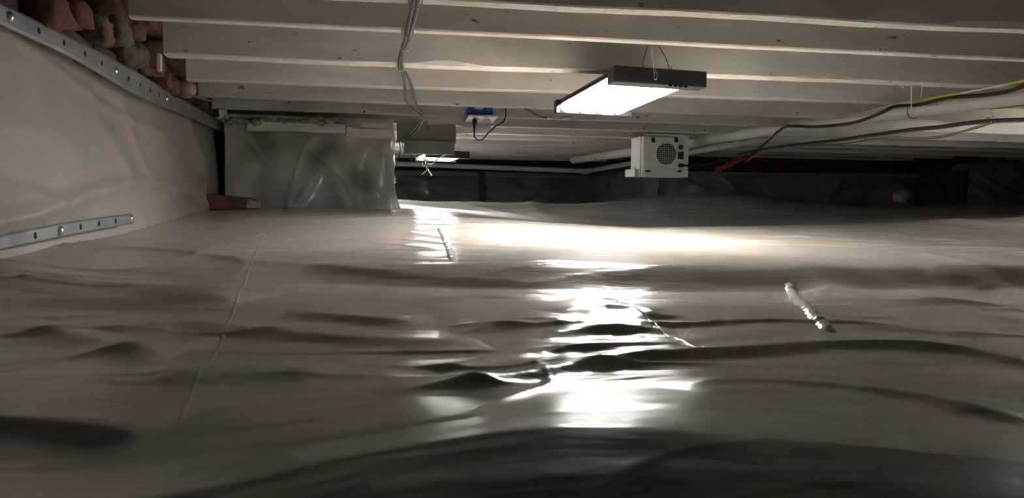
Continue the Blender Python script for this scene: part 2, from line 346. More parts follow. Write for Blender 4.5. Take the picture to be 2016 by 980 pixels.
strip('seam', [(572, 404), (556, 414), (536, 432), (520, 465), (508, 490), (496, 522), (482, 560), (470, 592), (448, 640), (425, 690), (400, 735), (378, 780), (350, 845)], .009, .0012, M['seam'], floor, label='long raised seam running from the wrapped pier toward the viewer')
strip('seam', [(1200, 600), (1240, 622), (1290, 650), (1340, 680), (1392, 706)], .006, .0018, M['seam'], floor, label='shiny folded edge running diagonally in the foreground')
strip('seam', [(1005, 519), (1022, 534), (1036, 550), (1046, 564)], .007, .0008, M['seam'], floor)
strip('seam', [(822, 413), (840, 430), (858, 446), (870, 455)], .014, .001, M['seam'], floor)
props(strip('tape_strip', [(866, 450), (876, 470), (884, 492), (893, 516)], .020, .0045, M['shine_white_tape'], None, ripple=.35, n=14), 'short shiny tape strip stuck on the bright part of the floor sheet', 'tape')
props(strip('tape_strip', [(1556, 562), (1562, 580), (1574, 600), (1592, 622), (1612, 641), (1634, 657)], .020, .0060, M['shine_white_tape'], None, ripple=.3, n=12), 'curved rippled shiny tape strip lying right of the centre foreground', 'tape')
props(strip('tape_strip', [(1346, 663), (1356, 655), (1368, 645), (1382, 636)], .0028, .0012, M['shine_white_tape'], None, n=5), 'tiny thin glinting tape sliver beside the diagonal folded edge', 'tape')
# ------------------------------------------------------------------ ceiling and joists
HJ = .31
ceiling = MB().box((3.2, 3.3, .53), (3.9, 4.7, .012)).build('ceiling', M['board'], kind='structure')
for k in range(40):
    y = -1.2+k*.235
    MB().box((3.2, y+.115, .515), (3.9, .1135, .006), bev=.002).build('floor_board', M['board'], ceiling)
# (px1,py1,px2,py2, thickness, left end x, rough bottom)
J = [(860, 0, 1820, 47, .043, -.36, 1), (440, 42, 1820, 108, .033, -.355, 0), (440, 112, 1820, 163, .062, -.375, 1), (440, 160, 1580, 197, .045, -.40, 0), (440, 191, 1380, 223, .05, -.43, 0), (440, 213.5, 1380, 243.5, .045, -.44, 0)]
def joist(x0, y0, x1, y1, th, rough, ztop=.51, zb=HJ, seed=0):
    n = 140; mb = MB(); vs = []; fs = []
    for i in range(n+1):
        t = i/n; x = x0+(x1-x0)*t; y = y0+(y1-y0)*t
        wob = float(fbm(np.array([x*3.0]), np.array([seed*3.7]), seed, 4)[0])*(.0045 if rough else .0018)
        chip = max(0, float(vnoise(np.array([x*7.0]), np.array([seed*1.7]), seed+9)[0])-.72)*(.05 if rough else .012)
        wob2 = float(fbm(np.array([x*9.0]), np.array([seed*5.7]), seed+3, 3)[0])*(.007 if rough else .001)
        b = .003
        vs += [(x, y, ztop), (x, y+wob2*.3, zb+b+wob+chip), (x, y+b+wob2, zb+wob), (x, y+th-b, zb+wob), (x, y+th, zb+b+wob), (x, y+th, ztop)]
    K = 6
    for i in range(n):
        for j in range(K): fs.append((i*K+j, (i+1)*K+j, (i+1)*K+(j+1) % K, i*K+(j+1) % K))
    fs += [tuple(range(K)), tuple(range(n*K, n*K+K))[::-1]]; mi = [0]*len(fs)
    mb.add(vs, fs)
    if rough: mb.m = [1 if (q % K) in (1, 2) and q < n*K else 0 for q in range(len(fs))]
    return mb.build('joist', [M['joist'], M['joist_rough']], ceiling)
JY = []
for i, (a, b, c, d, th, xl, rg) in enumerate(J):
    p = PZ(a, b, HJ); q = PZ(c, d, HJ); sl = (q.y-p.y)/(q.x-p.x); sl = max(-.06, min(.0, sl)); ym = (p.y+q.y)/2; xm = (p.x+q.x)/2
    joist(xl, ym+sl*(xl-xm), 5.1, ym+sl*(5.1-xm), th, rg, seed=i+1); JY.append((ym-sl*xm, sl))
    print('joist', i, round(p.y, 3), round(q.y, 3), sl)
y = JY[-1][0]+.44; k = 20
while y < 7.55:
    joist(-.44, y, 5.0 if y > 5.2 else 6.6, y, .045, k % 3 == 0, seed=k, zb=HJ+random.uniform(-.004, .006)); y += .45; k += 1
joist(-.40, .86, 5.1, .88, .045, 0, seed=61); joist(-.40, .42, 5.1, .44, .045, 0, seed=62); joist(-.40, -.05, 5.1, -.05, .045, 0, seed=63); joist(-.40, -.5, 5.1, -.5, .045, 0, seed=64)
def jy(i, x): return JY[i][0]+JY[i][1]*x
def rock(c, h, n=9, rough=.28):
    s_ = random.random()*50; vs = []; fs = []; m_ = 2*n; e = .45
    pw = lambda v: math.copysign(abs(v)**e, v)
    for i in range(n+1):
        ph = math.pi*i/n-math.pi/2
        for j in range(m_):
            th = 2*math.pi*j/m_; d = (pw(math.cos(ph))*pw(math.cos(th)), pw(math.cos(ph))*pw(math.sin(th)), pw(math.sin(ph)))
            k = 1+rough*float(fbm(np.array([d[0]*2+s_+d[2]*1.3]), np.array([d[1]*2-s_+d[2]]), 3, 3)[0])*1.6
            vs.append((c[0]+d[0]*h[0]*k, c[1]+d[1]*h[1]*k, c[2]+d[2]*h[2]*k))
    for i in range(n):
        for j in range(m_): fs.append((i*m_+j, i*m_+(j+1) % m_, (i+1)*m_+(j+1) % m_, (i+1)*m_+j))
    return MB().add(vs, fs)
# ------------------------------------------------------------------ left wall
wall_left = MB().box((XL-.14, 3.2, .13), (.06, 4.5, .40)).build('wall_left', M['mortar'], kind='structure')
def bat_pts(px, x): return [PX(a, b, x) for a, b in px]
top_t = bat_pts([(0, 8), (133, 72), (265, 141), (350, 193), (437, 240)], XL+.006); top_b = bat_pts([(0, 49), (133, 111), (265, 186), (350, 220), (435, 259)], XL+.006)
def ztop(y):
    ys_ = [p.y for p in top_t]; return float(np.interp(y, ys_, [p.z for p in top_t]))
bricks = ['brick', 'brick2', 'stone2', 'brick2', 'brick2']
zc = .235; c = 0
while zc < .50:
    y = .55+(.1 if c % 2 else 0)
    while y < 3.5:
        L = random.uniform(.12, .215)
        if random.random() < .93 and zc+.03 > ztop(y)-.03:
            mk = random.choice(bricks); nm = 'stone' if mk == 'stone2' else 'brick'
            rock((XL-.035+random.uniform(-.012, .018), y+L/2, zc+.031), (.045, L/2-.005, .029), 6, .16).build(nm, M[mk], wall_left, smooth='all')
        y += L+.004
    zc += .066; c += 1
# rubble in the joist pockets
for px, py, s, mk in ((300, 128, .05, 'brick2'), (318, 160, .045, 'brick'), (335, 172, .05, 'brick'), (352, 180, .035, 'brick'), (372, 175, .03, 'stone'), (240, 110, .045, 'stone2'), (225, 65, .055, 'stone2'), (190, 60, .05, 'brick2'), (400, 205, .03, 'brick2'), (90, 20, .06, 'brick'), (140, 25, .05, 'brick')):
    p = PX(px, py, XL+.02)
    rock(p, (s*.55, s*.8, s*.5)).build('stone', M[mk], wall_left, smooth='all')
# wall sheet
ny, nz = 420, 90
yy = np.linspace(-1.1, 3.42, ny); tt = np.linspace(0, 1, nz)
YY, TT = np.meshgrid(yy, tt); ZT = np.interp(YY, [-1.1]+[p.y for p in top_t], [top_t[0].z]+[p.z-.01 for p in top_t])
ZB = H(np.full_like(YY, XL+.03), YY)-.01
ZZ = ZB+(ZT-ZB)*TT
dr = .02*(1-TT)**3 + .006*np.sin(YY*1.9+1) * TT*(1-TT)*4 + fbm(YY*1.6, ZZ*5+YY, 5, 3)*.014*np.minimum(1, (1-TT)*5) + ridged(YY*2.4+ZZ*5, ZZ*3-YY, 15)**6*.005*(1-TT)
arc = np.exp(-((ZZ-(-.055+.045*np.exp(-((YY-2.35)/.45)**2)))/.012)**2)*.006*(YY > 1.1)
def sheet_fold(pxs, amp, wd):
    P_ = np.array([(v.y, v.z) for v in (PX(a, b, XL+.01) for a, b in [(q.x, q.y) for q in spline([Vector((u, w_, 0)) for u, w_ in pxs], 5)])]); best = np.full(YY.shape, 1e9)
    for i in range(len(P_)-1):
        d = P_[i+1]-P_[i]; t = np.clip(((YY-P_[i, 0])*d[0]+(ZZ-P_[i, 1])*d[1])/(d @ d), 0, 1); best = np.minimum(best, (YY-P_[i, 0]-t*d[0])**2+(ZZ-P_[i, 1]-t*d[1])**2)
    return amp*np.exp(-best/wd**2)
arc = arc*0
for pxs, amp, wd in (([(-20, 440), (60, 425), (130, 398), (200, 374), (290, 358), (350, 372), (405, 408)], .010, .016), ([(255, 330), (240, 290), (205, 240), (180, 170)], .007, .03), ([(300, 352), (290, 310), (270, 250), (250, 190)], .007, .022), ([(360, 400), (345, 385), (340, 362)], .005, .012), ([(395, 395), (400, 330), (370, 240)], .012, .04), ([(0, 250), (90, 255), (160, 300)], .006, .03), ([(20, 60), (110, 130), (230, 215), (330, 262)], .006, .012)):
    arc = arc+sheet_fold(pxs, amp, wd)
XX = XL+.0+dr*1.0+arc
sh = grid_mesh('plastic_sheet', XX, YY, ZZ, M['wall_liner'], label='beige plastic sheet hanging on the left wall below the metal strip')
sh['category'] = 'plastic sheet'
def batten(name, tp, bt, off, holes, screws, label, th=.004, nrm=(1, 0, 0), mt='zinc'):
    N = Vector(nrm); loc = (tp[0]+bt[0])/2
    root = empty(name, loc, label, 'metal strip')
    n = len(tp); mb = MB(); vs = []; fs = []
    for i in range(n):
        mid = (tp[i]+bt[i])/2
        t = tp[i]; b = bt[i]
        vs += [t, t+N*th, t+(b-t)*.12+N*(th*1.5), b+(t-b)*.12+N*(th*1.5), b+N*th, b]
    for i in range(n-1):
        for j in range(6): fs.append((i*6+j, (i+1)*6+j, (i+1)*6+(j+1) % 6, i*6+(j+1) % 6))
    fs += [(0, 1, 2, 3, 4, 5), tuple(range((n-1)*6, n*6))]
    mb.add(vs, fs).build('strip', M[mt], root)
    def at(s, v=.5):
        i = min(int(s*(n-1)), n-2); f = s*(n-1)-i
        return tp[i].lerp(tp[i+1], f).lerp(bt[i].lerp(bt[i+1], f), v)
    for s in holes:
        p = at(s)+N*(th*1.5); MB().cyl(p-N*.001, p+N*.0006, .0052, 12).build('hole', M['hole'], root)
    for s in screws:
        p = at(s)+N*(th*1.5); mb = MB(); mb.tube([p, p+N*.002, p+N*.0045, p+N*.006], [.0085, .008, .006, .002], 10).build('screw', M['steel'], root, smooth='all')
    return root
def dense(poly, n, x):
    out = []
    a = [Vector(q) for q in spline([Vector((u, v, 0)) for u, v in poly], 8)]
    for i in range(n+1):
        f = i/n*(len(a)-1); k = min(int(f), len(a)-2); q = a[k].lerp(a[k+1], f-k); out.append(PX(q.x, q.y, x))
    return out
def param(poly_t, px, n=None):   # fraction along the strip for a pixel column (vertices equally spaced in the spline)
    a = [Vector(q) for q in spline([Vector((u, v, 0)) for u, v in poly_t], 8)]; xs_ = [q.x for q in a]
    return float(np.interp(px, xs_, np.linspace(0, 1, len(a))))
tpx = [(-80, -32), (0, 8), (133, 72), (265, 141), (350, 193), (438, 240)]; bpx = [(-80, 8), (0, 49), (133, 111), (265, 186), (350, 222), (438, 260)]
batten('metal_strip', dense(tpx, 40, XL+.024), dense(bpx, 40, XL+.024), 0, [param(tpx, q) for q in (68, 118, 160, 194, 248, 271, 291, 308)], [param(tpx, q) for q in (9, 221, 323, 404, 436)], 'long galvanised punched metal strip along the top of the left wall sheet')
tpx = [(-40, 470), (0, 462), (60, 449), (160, 432), (256, 420)]; bpx = [(-40, 500), (0, 491), (100, 470), (190, 452), (258, 440)]
batten('metal_strip', dense(tpx, 24, XL+.045), dense(bpx, 24, XL+.045), 0, [param(tpx, q) for q in (43, 133, 174, 213)], [param(tpx, q) for q in (88, 249)], 'short galvanised punched metal strip low on the left wall at the floor edge')
# ------------------------------------------------------------------ far and right walls (polyline of vertical sheets)
def wall_sheet(name, a, b, zt, zb=-.2, seed=0, n=160, mt='black_liner', kind='structure', parent=None, off=0, creases=1):
    a = Vector((a[0], a[1], 0)); b = Vector((b[0], b[1], 0)); L = (b-a).length; d = (b-a)/L; N = Vector((d.y, -d.x, 0))
    s = np.linspace(0, L, n); t = np.linspace(zb, zt, 40); SS, T = np.meshgrid(s, t)
    D = off+(fbm(SS*2.2, T*5, seed, 3)*.03+ridged(SS*3+T*6, T*2-SS, seed+5)**5*.025*creases)*np.clip((zt-T)*8, 0, 1)
    return grid_mesh(name, a.x+d.x*SS+N.x*D, a.y+d.y*SS+N.y*D, T, M[mt], parent, **({'kind': kind} if kind else {}))
def masonry(root, a, b, z0, z1, N, mats=('brick', 'brick2'), lim=40):
    a = Vector(a); b = Vector(b); L = (b-a).length; d = (b-a).normalized(); ang = math.atan2(d.y, d.x); z = z0; c = 0
    while z < z1:
        s = .02 if c % 2 else .1
        while s < L-.1:
            w = random.uniform(.17, .22); p = a+d*(s+w/2)+Vector(N)*random.uniform(-.01, .015)
            MB().box((p.x, p.y, z+.03), (w/2-.006, .03, .027), Euler((0, random.uniform(-.03, .03), ang+random.uniform(-.04, .04))), bev=.005, jit=.003).build('brick', M[random.choice(mats)], root); s += w+.004
        z += .068; c += 1
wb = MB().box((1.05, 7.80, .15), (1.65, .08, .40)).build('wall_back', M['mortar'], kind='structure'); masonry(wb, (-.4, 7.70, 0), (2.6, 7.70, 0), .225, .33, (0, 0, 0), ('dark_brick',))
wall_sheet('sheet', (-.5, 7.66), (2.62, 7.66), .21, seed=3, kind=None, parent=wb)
wj = MB().box((2.72, 6.88, .15), (.08, .92, .40)).build('wall_jog', M['mortar'], kind='structure'); wall_sheet('sheet', (2.60, 7.68), (2.60, 5.86), .24, seed=8, kind=None, parent=wj, mt='wall_liner' if 0 else 'black_liner')
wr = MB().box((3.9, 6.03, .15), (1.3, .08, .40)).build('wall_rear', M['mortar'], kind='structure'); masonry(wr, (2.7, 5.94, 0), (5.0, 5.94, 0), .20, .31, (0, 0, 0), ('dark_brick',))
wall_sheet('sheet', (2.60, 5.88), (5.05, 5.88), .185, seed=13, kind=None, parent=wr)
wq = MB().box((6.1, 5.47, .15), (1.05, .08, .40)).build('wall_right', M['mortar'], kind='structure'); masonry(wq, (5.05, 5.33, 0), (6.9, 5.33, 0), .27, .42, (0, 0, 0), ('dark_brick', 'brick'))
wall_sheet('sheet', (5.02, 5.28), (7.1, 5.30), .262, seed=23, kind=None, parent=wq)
MB().box((5.085, 5.66, .15), (.05, .33, .40)).build('wall_return', M['mortar'], kind='structure')
p = PY(2000, 303, 5.27); MB().box(p, (.075, .05, .05), bev=.018, jit=.008).build('stone', M['stone'], wq, smooth=True)
MB().box((7.15, 2.2, .15), (.06, 3.5, .40)).build('wall_far_right', M['black_liner'], kind='structure')
MB().box((3.2, -1.25, .15), (3.9, .06, .40)).build('wall_front', M['black_liner'], kind='structure')
def hbat(pa, pb, y, wz, label, holes, mt='zinc'):
    a = PY(*pa, y); b = PY(*pb, y); n = 6
    tp = [a.lerp(b, i/n) for i in range(n+1)]; bt = [q-Vector((0, 0, wz)) for q in tp]
    return batten('metal_strip', tp, bt, 0, holes, [], label, nrm=(0, -1, 0), mt=mt)
M['dull_zinc'] = mat('dull_zinc', (.23, .23, .23), .5, metal=.3)
hbat((770, 335), (1160, 342), 7.60, .05, 'dull metal strip along the top of the far black wall sheet', [.08+.09*i for i in range(10)], 'dull_zinc')
hbat((880, 396), (1064, 398), 7.58, .025, 'short thin metal strip at the foot of the far black wall', [.15, .35, .55, .7, .88], 'dull_zinc')
hbat((1876, 323), (2060, 317), 5.26, .05, 'dull metal strip on the dark wall at the far right edge', [.2, .5, .8], 'dull_zinc')
hbat((1400, 338), (1880, 343), 5.84, .03, 'shadowed metal strip on the dark wall right of the white fan box', [.2, .4, .6, .8], 'dull_zinc')
# batten post on far wall
a = PY(948, 331, 7.58); b = PY(948, 402, 7.58)
props(MB().box((a+b)/2, (.022, .012, (a.z-b.z)/2), bev=.004).build('vertical_batten', M['black']), 'narrow black upright batten on the far black wall', 'batten')
# ------------------------------------------------------------------ wrapped brick pier
PYF = 3.36; px0, px1 = -.415, .262
pier = empty('brick_pier', ((px0+px1)/2, PYF+.2, -.08), 'brick pier by the left wall wrapped in cloudy plastic sheet', 'pier')
z = -.10; c = 0
MB().box(((px0+px1)/2-.045, PYF+.37, .09), ((px1-px0)/2+.06, .012, .205)).build('light_blocker', M['mortar'], pier)  # unseen panel added to block lamp light coming through the wrap
MB().box(((px0+px1)/2-.07, PYF+.22, .09), ((px1-px0)/2-.10, .13, .20)).build('core', M['mortar'], pier)
while z < .25:
    x = px0+.03+(0 if c % 2 else -.02)
    while x < px1-.16:
        w = min(random.uniform(.17, .21), px1-.12-x)
        MB().box((x+w/2, PYF+.085+random.uniform(-.006, .006), z+.032), (w/2-.006, .05, .027), Euler((0, 0, random.uniform(-.03, .03))), bev=.005, jit=.003).build('brick', M[random.choice(['brick', 'brick2', 'brick2', 'stone'])], pier); x += w
    z += .066; c += 1
for (ux, uz, w) in ((610, 305, .045), (655, 318, .05), (560, 270, .05)):
    p = PY(ux, uz, PYF+.03); MB().box(p, (w, .02, .026), bev=.006, jit=.004).build('brick', M['brick'], pier)
# film: front + right side + left side
na, nz = 260, 120
peri = [(px0-.03, PYF+.35), (px0-.005, PYF), (px1, PYF), (px1+.0, PYF+.40)]
seg = [0]
for i in range(3): seg.append(seg[-1]+math.dist(peri[i], peri[i+1]))
s = np.linspace(0, seg[-1], na); bx = np.interp(s, seg, [q[0] for q in peri]); by = np.interp(s, seg, [q[1] for q in peri])
tz = np.linspace(0, 1, nz); SX, TZ = np.meshgrid(s, tz); BX = np.interp(SX, s, bx); BY = np.interp(SX, s, by)
ztop_ = .305; zbot = H(BX, np.minimum(BY, PYF))-.004; Zp = zbot+(ztop_-zbot)*TZ
side = (SX > seg[2]); nrx = np.where(side, 1, 0.0); nry = np.where(side, 0, -1.0)
disp = fbm(SX*4, Zp*5, 3, 3)*.026+ridged(SX*5+Zp*7, Zp*3-SX*2, 7)**5*.022*(1-TZ)+ridged(SX*9-Zp*2, Zp*2, 17)**6*.010+.03*(1-TZ)**4
disp *= np.clip((1-TZ)*5, .1, 1); disp *= 1-np.exp(-((SX-seg[2])/.03)**2)*.8
xk = (BX-px0)/(px1-px0)
disp += .02*np.exp(-((SX-seg[1]-.53)/.018)**2)*np.clip(.75-TZ, 0, 1)+.015*np.exp(-((SX-seg[1]-.48+.12*TZ)/.02)**2)*np.clip(.8-TZ, 0, 1)+.02*np.exp(-((SX-seg[1]-.27-.25*TZ)/.022)**2)*np.clip(.5-TZ, 0, 1)*1.5
grid_mesh('plastic_wrap', BX+nrx*disp, BY+nry*disp, Zp, M['pier_film'], pier, label='cloudy grey see-through plastic sheet')
# white tape band
def band(x0, x1, z0, z1, yy_, sag, seed):
    n = 60; X = np.linspace(x0, x1, n); T = np.linspace(0, 1, 8); XX, T2 = np.meshgrid(X, T)
    zz = z0+(z1-z0)*T2+sag*np.sin((XX-x0)/(x1-x0)*math.pi)+fbm(XX*9, T2*.5, seed, 2)*.006
    Y = yy_+fbm(XX*11, T2*2, seed+2, 3)*.008
    grid_mesh('tape_band', XX, Y, zz, M['tape'], pier)
a = PY(487, 262, PYF-.018); b = PY(680, 240, PYF-.018); band(a.x, b.x, .238, .275, PYF-.016, 0, 3)
a = PY(682, 266, PYF-.02); b = PY(776, 245, PYF-.02); band(a.x, b.x, .225, .265, PYF-.02, -.006, 9)
for i in range(26):
    px = 441+i*9.2+random.uniform(-4, 4); p = PY(px, 236+random.uniform(0, 8), PYF-.004+random.uniform(-.015, .01)); r = random.uniform(.008, .017)
    mb = MB(); mb.tube([p+Vector((-r*1.4, 0, 0)), p+Vector((-r*.9, 0, r*.2)), p, p+Vector((r*.9, 0, -r*.1)), p+Vector((r*1.4, 0, 0))], [r*.3, r*.85, r, r*.8, r*.3], 9)
    mb.build('foam_blob', M['foam'], pier, smooth='all')
# ------------------------------------------------------------------ loose brick
g = PY(458, 407, 3.13); zb = hz(g.x, g.y)
lb = empty('loose_brick', (g.x, g.y, zb), 'loose broken red brick lying on the floor sheet before the wrapped pier', 'brick')
vs = [(-.1, -.045, 0), (.098, -.045, .004), (.098, .045, .004), (-.095, .045, 0), (-.102, -.045, .062), (.06, -.045, .046), (.1, -.04, .034), (.1, .04, .034), (.06, .045, .046), (-.096, .045, .062)]
fs = [(0, 1, 2, 3), (4, 5, 8, 9), (5, 6, 7, 8), (0, 1, 6, 5, 4), (2, 3, 9, 8, 7), (1, 2, 7, 6), (0, 3, 9, 4)]
o = MB().add([Vector(q)+Vector(lb.location) for q in vs], fs).build('body', M['brick'], lb); bv = o.modifiers.new('b', 'BEVEL'); bv.width = .005; bv.segments = 2
mb = MB(); mb.box(Vector(lb.location)+Vector((.078, -.0, .02)), (.026, .047, .0155), Euler((0, .05, 0)), bev=.004, jit=.002); mb.build('mortar_crust', M['stone'], lb, label='pale mortar crust on the right end')
# small stone far right
g = PY(1772, 398, 5.0); st = MB(); st.box((g.x, g.y, g.z+.045), (.055, .05, .04), Euler((.2, -.5, .4)), bev=.02, jit=.008)
o = st.build('stone', M['stone'], smooth=True, label='pale rounded stone lying by the dark wall at the far right', cat='stone'); o.modifiers.new('s', 'SUBSURF').levels = 1
# ------------------------------------------------------------------ tube light fixture
def make_fixture(loc):
    root = empty('tube_light_fixture', loc, 'black framed four-tube light hanging on wires from the joists', 'light fixture', 'tube light fixtures')
    L0 = Vector(loc); w = .22; h = .036; Ln = .46
    A = lambda x, y, z: L0+Vector((x, y, z))
    MB().box(A(w/2, .02, h/2), (w/2, .02, h/2), bev=.0015).build('end_cap', M['black'], root)
    MB().box(A(w/2, Ln-.012, h/2), (w/2, .012, h/2), bev=.0015).build('end_cap', M['black'], root)
    MB().box(A(w/2, Ln/2, h-.003), (w/2-.012, Ln/2-.02, .003)).build('housing', M['black'], root)
    for i in range(4):
        cx = .024+i*.0505; n = 7; mb = MB(); vs = []; fs = []
        for j in range(n):
            a = math.pi*(j/(n-1)); x = cx-.0225*math.cos(a); zz = h-.0075-.012*(1-math.sin(a))
            vs += [A(x, .04, zz), A(x, Ln-.024, zz)]
        for j in range(n-1): fs.append((2*j, 2*j+1, 2*j+3, 2*j+2))
        mb.add(vs, fs).build('reflector', M['reflector'], root, smooth='all')
        MB().tube([A(cx, .044, .0155), A(cx, Ln-.03, .0155)], .0125, 14).build('tube', M['tube'], root, smooth=True)
        MB().tube([A(cx, .038, .0155), A(cx, .048, .0155)], .0135, 12).build('tube_socket', M['plate'], root)
        MB().tube([A(cx, Ln-.038, .0155), A(cx, Ln-.023, .0155)], .0135, 12).build('tube_socket', M['plate'], root)
    return root
def cp(o, parent=None):
    c = o.copy(); COL.objects.link(c); c.parent = parent
    for ch in list(o.children): cp(ch, c)
    return c
FL = (.597, 1.60, .240)
fx = make_fixture(FL); fx.rotation_euler = (-.055, .018, 0)
f2 = cp(fx); q = PY(840, 309, 3.82); f2.location = (q.x-.005, 3.82, q.z); f2.rotation_euler = (-.005, .02, 0)
f2['label'] = 'distant lit four-tube light half hidden behind the grey board near the pier'; fx['label'] = 'large black-ended four-tube light hanging bright in the centre of the ceiling'
f3 = cp(fx); f3.location = (2.98, 2.50, .225); f3.rotation_euler = (0, 0, -math.pi/2); f3['label'] = 'four-tube light just outside the right edge of the photo lighting the right-hand joists'
f4 = cp(fx); f4.location = (-.28, 4.9, .235); f4.rotation_euler = (0, 0, 0); f4['label'] = 'four-tube light hidden in the space behind the wrapped pier'
for lamp, tm in ((f2, 'tube_soft'), (f4, 'tube_strong')):
    for c_ in lamp.children:
        if c_.name.startswith('tube') and 'socket' not in c_.name: c_.data = c_.data.copy(); c_.data.materials.clear(); c_.data.materials.append(M[tm])
mb = MB(); vent = PY(1333, 163, 1.598)
for i in range(4): mb.box(vent+Vector((.02-.012*i, -.0005, -.003)), (.004, .0008, .0035))
mb.build('vent_slots', M['hole'], fx); fx.children[-1].location = (0, 0, 0)
# hanging wires and chain
def wire(name, pts, r, mt, label=None, cat=None, n=8, parent=None, seg=6, group=None):
    return MB().tube(spline(pts, seg), r, n).build(name, M[mt], parent, smooth=True, label=label, cat=cat, group=group)
jb = HJ
hg = empty('hanging_wire', PZ(1286, 91, jb), 'thin V of wire and small chain holding the near end of the central tube light', 'hanger')
wire('wire_leg', [PY(1275, 90, 1.585), PY(1271, 104, 1.59), PY(1266, 120, 1.60), PY(1267, 131, 1.605), PY(1270, 139, 1.60), PY(1266, 136, 1.60)], .0009, 'rubber', parent=hg)
wire('wire_leg', [PY(1297, 90, 1.585), PY(1306, 106, 1.59), PY(1314, 121, 1.60), PY(1316, 133, 1.605), PY(1322, 137, 1.60), PY(1321, 130, 1.60)], .0009, 'rubber', parent=hg)
for i in range(7):
    yy_ = 94+i*5.6; p = PY(1283+i*.6, yy_, 1.585); MB().ring(p, (0, 1, 0) if i % 2 else (1, 0, 0), .0014, .0005, 10, 5, .0022, (0, 0, 1)).build('chain_link', M['steel'], hg)
for (a, b, nn) in ((1288.5, 137, (1, .3, 0)), (1290.5, 149, (.15, 1, 0))):
    p = PY(a, b, 1.583); MB().ring(p, nn, .0032, .0008, 14, 6, .0055, (0, 0, 1)).build('chain_link', M['steel'], hg, smooth='all')
for lab, (cx_, cy_, cz_), dx, dy in (('pair of thin wires holding the distant light behind the grey board', (q.x+.1, 3.86, q.z+.035), .04, 0), ('pair of thin wires holding the light outside the right edge', (3.02, 2.39, .262), 0, .04), ('pair of thin wires holding the light behind the pier', (-.17, 4.94, .272), .04, 0)):
    h2 = empty('hanging_wire', (cx_, cy_, cz_), lab, 'hanger')
    for sg_ in (-1, 1): MB().tube([(cx_+dx*sg_, cy_+dy*sg_, cz_), (cx_+dx*sg_*.3, cy_+dy*sg_*.3, HJ+.02)], .0009, 6).build('wire_leg', M['rubber'], h2)
wire('light_cord', [PY(1034, 214, 2.78), PY(1044, 219, 2.6), PY(1056, 226, 2.3), PY(1072, 231, 2.09), PY(1085, 231, 2.09), PY(1098, 235, 2.09), PY(1112, 232, 2.09), PY(1124, 230, 2.09)], .0032, 'rubber', 'short black cord running from the joist into the far end of the central tube light', 'cord')
# ------------------------------------------------------------------ blue junction box
yb = jy(5, .55)-.03
a = PY(924, 213, yb); b = PY(969, 228, yb)
jbx = empty('junction_box', a, 'bright blue electrical box with white outlet plate under the joist', 'electrical box')
MB().box(((a.x+b.x)/2, yb+.02, (a.z+b.z)/2+.012), ((b.x-a.x)/2, .024, (a.z-b.z)/2+.012), bev=.003).build('box_body', M['blue'], jbx)
c1 = PY(943, 213, yb-.006); MB().box(c1, (.018, .003, .004), bev=.001).build('box_tab', M['plate'], jbx, label='pale tab on top')
for q in ((924.5, 219), (971, 221)): p = PY(*q, yb-.006); MB().cyl(p-Vector((0, .003, 0)), p+Vector((0, .003, 0)), .003, 10).build('screw', M['steel'], jbx)
pl = Vector(((a.x+b.x)/2+.003, yb+.01, b.z-.013)); MB().box(pl, ((b.x-a.x)/2+.013, .055, .004), Euler((-.14, 0, 0)), bev=.002).build('outlet_plate', M['plate'], jbx)
for k in (-1, 1): MB().cyl(pl+Vector((.022*k, 0, -.004)), pl+Vector((.022*k, 0, -.0045)), .016, 18).build('outlet', M['white'], jbx)
yp = yb-.01; P = lambda x, y_: PY(x, y_, yp)
pc = empty('plug_cord', P(935, 236), 'black plug and drooping cord in the blue outlet box', 'cord')
MB().tube([P(934.5, 235), P(934.5, 241), P(934, 247), P(933.5, 248), P(933.5, 258), P(934, 266)], [.0095, .0095, .0065, .0055, .004, .0028], 12).build('plug', M['rubber'], pc, smooth=True)
wire('cord', [P(934, 258), P(933.5, 266), P(936, 272), P(943, 276), P(950, 274), P(957, 267), P(964, 259), P(975, 249), P(986, 243), P(993, 236), P(995.5, 226), P(995, 213)], .0027, 'rubber', parent=pc)
wire('thin_wire', [PY(960, 262, 3.22), PY(954, 266, 3.3), PY(943, 267, 3.35), PY(935, 265, 3.4), PY(926, 270, 3.45), PY(918, 280, 3.5), PY(908, 286, 3.52), PY(902, 294, 3.52)], .0013, 'pale_cable', 'thin pale wire looping behind the black plug cord down to the grey board', 'wire')
# chipped plaster patch under joist and grey board
n = 40
joY = jy(5, .5)+.05
a = PY(842, 232, joY+.0); b = PY(965, 250, joY)
mb = MB(); vs = []; 
for i in range(n+1):
    t = i/n; x = a.x+(b.x+.08-a.x)*t; zl = .272+.008*math.sin(t*7)+random.uniform(-.002, .002)+(.012*(t > .75))
    vs += [(x, joY-.006, HJ+.002), (x, joY-.006, zl), (x, joY+.004, zl+.002)]
mb.add(vs, [(3*i, 3*i+3, 3*i+4, 3*i+1) for i in range(n)]+[(3*i+1, 3*i+4, 3*i+5, 3*i+2) for i in range(n)]); props(mb.build('plaster_patch', M['joist_rough']), 'chipped whitewashed patch hanging behind the blue electrical box', 'patch')
a = PY(796, 276, 3.56); b = PY(895, 305, 3.56)
bd = empty('grey_board', (a+b)/2, 'grey painted board hanging under the joists between pier and blue box', 'board')
MB().box(((a.x+b.x)/2, 3.57, (a.z+b.z)/2), ((b.x-a.x)/2, .012, (a.z-b.z)/2), bev=.002).build('board_face', M['grey_paint'], bd)
MB().box(((a.x+b.x)/2-.01, 3.592, (a.z+HJ)/2), ((b.x-a.x)/2+.02, .008, (HJ-a.z)/2+.01), bev=.001).build('upper_board', M['grey_paint'], bd)
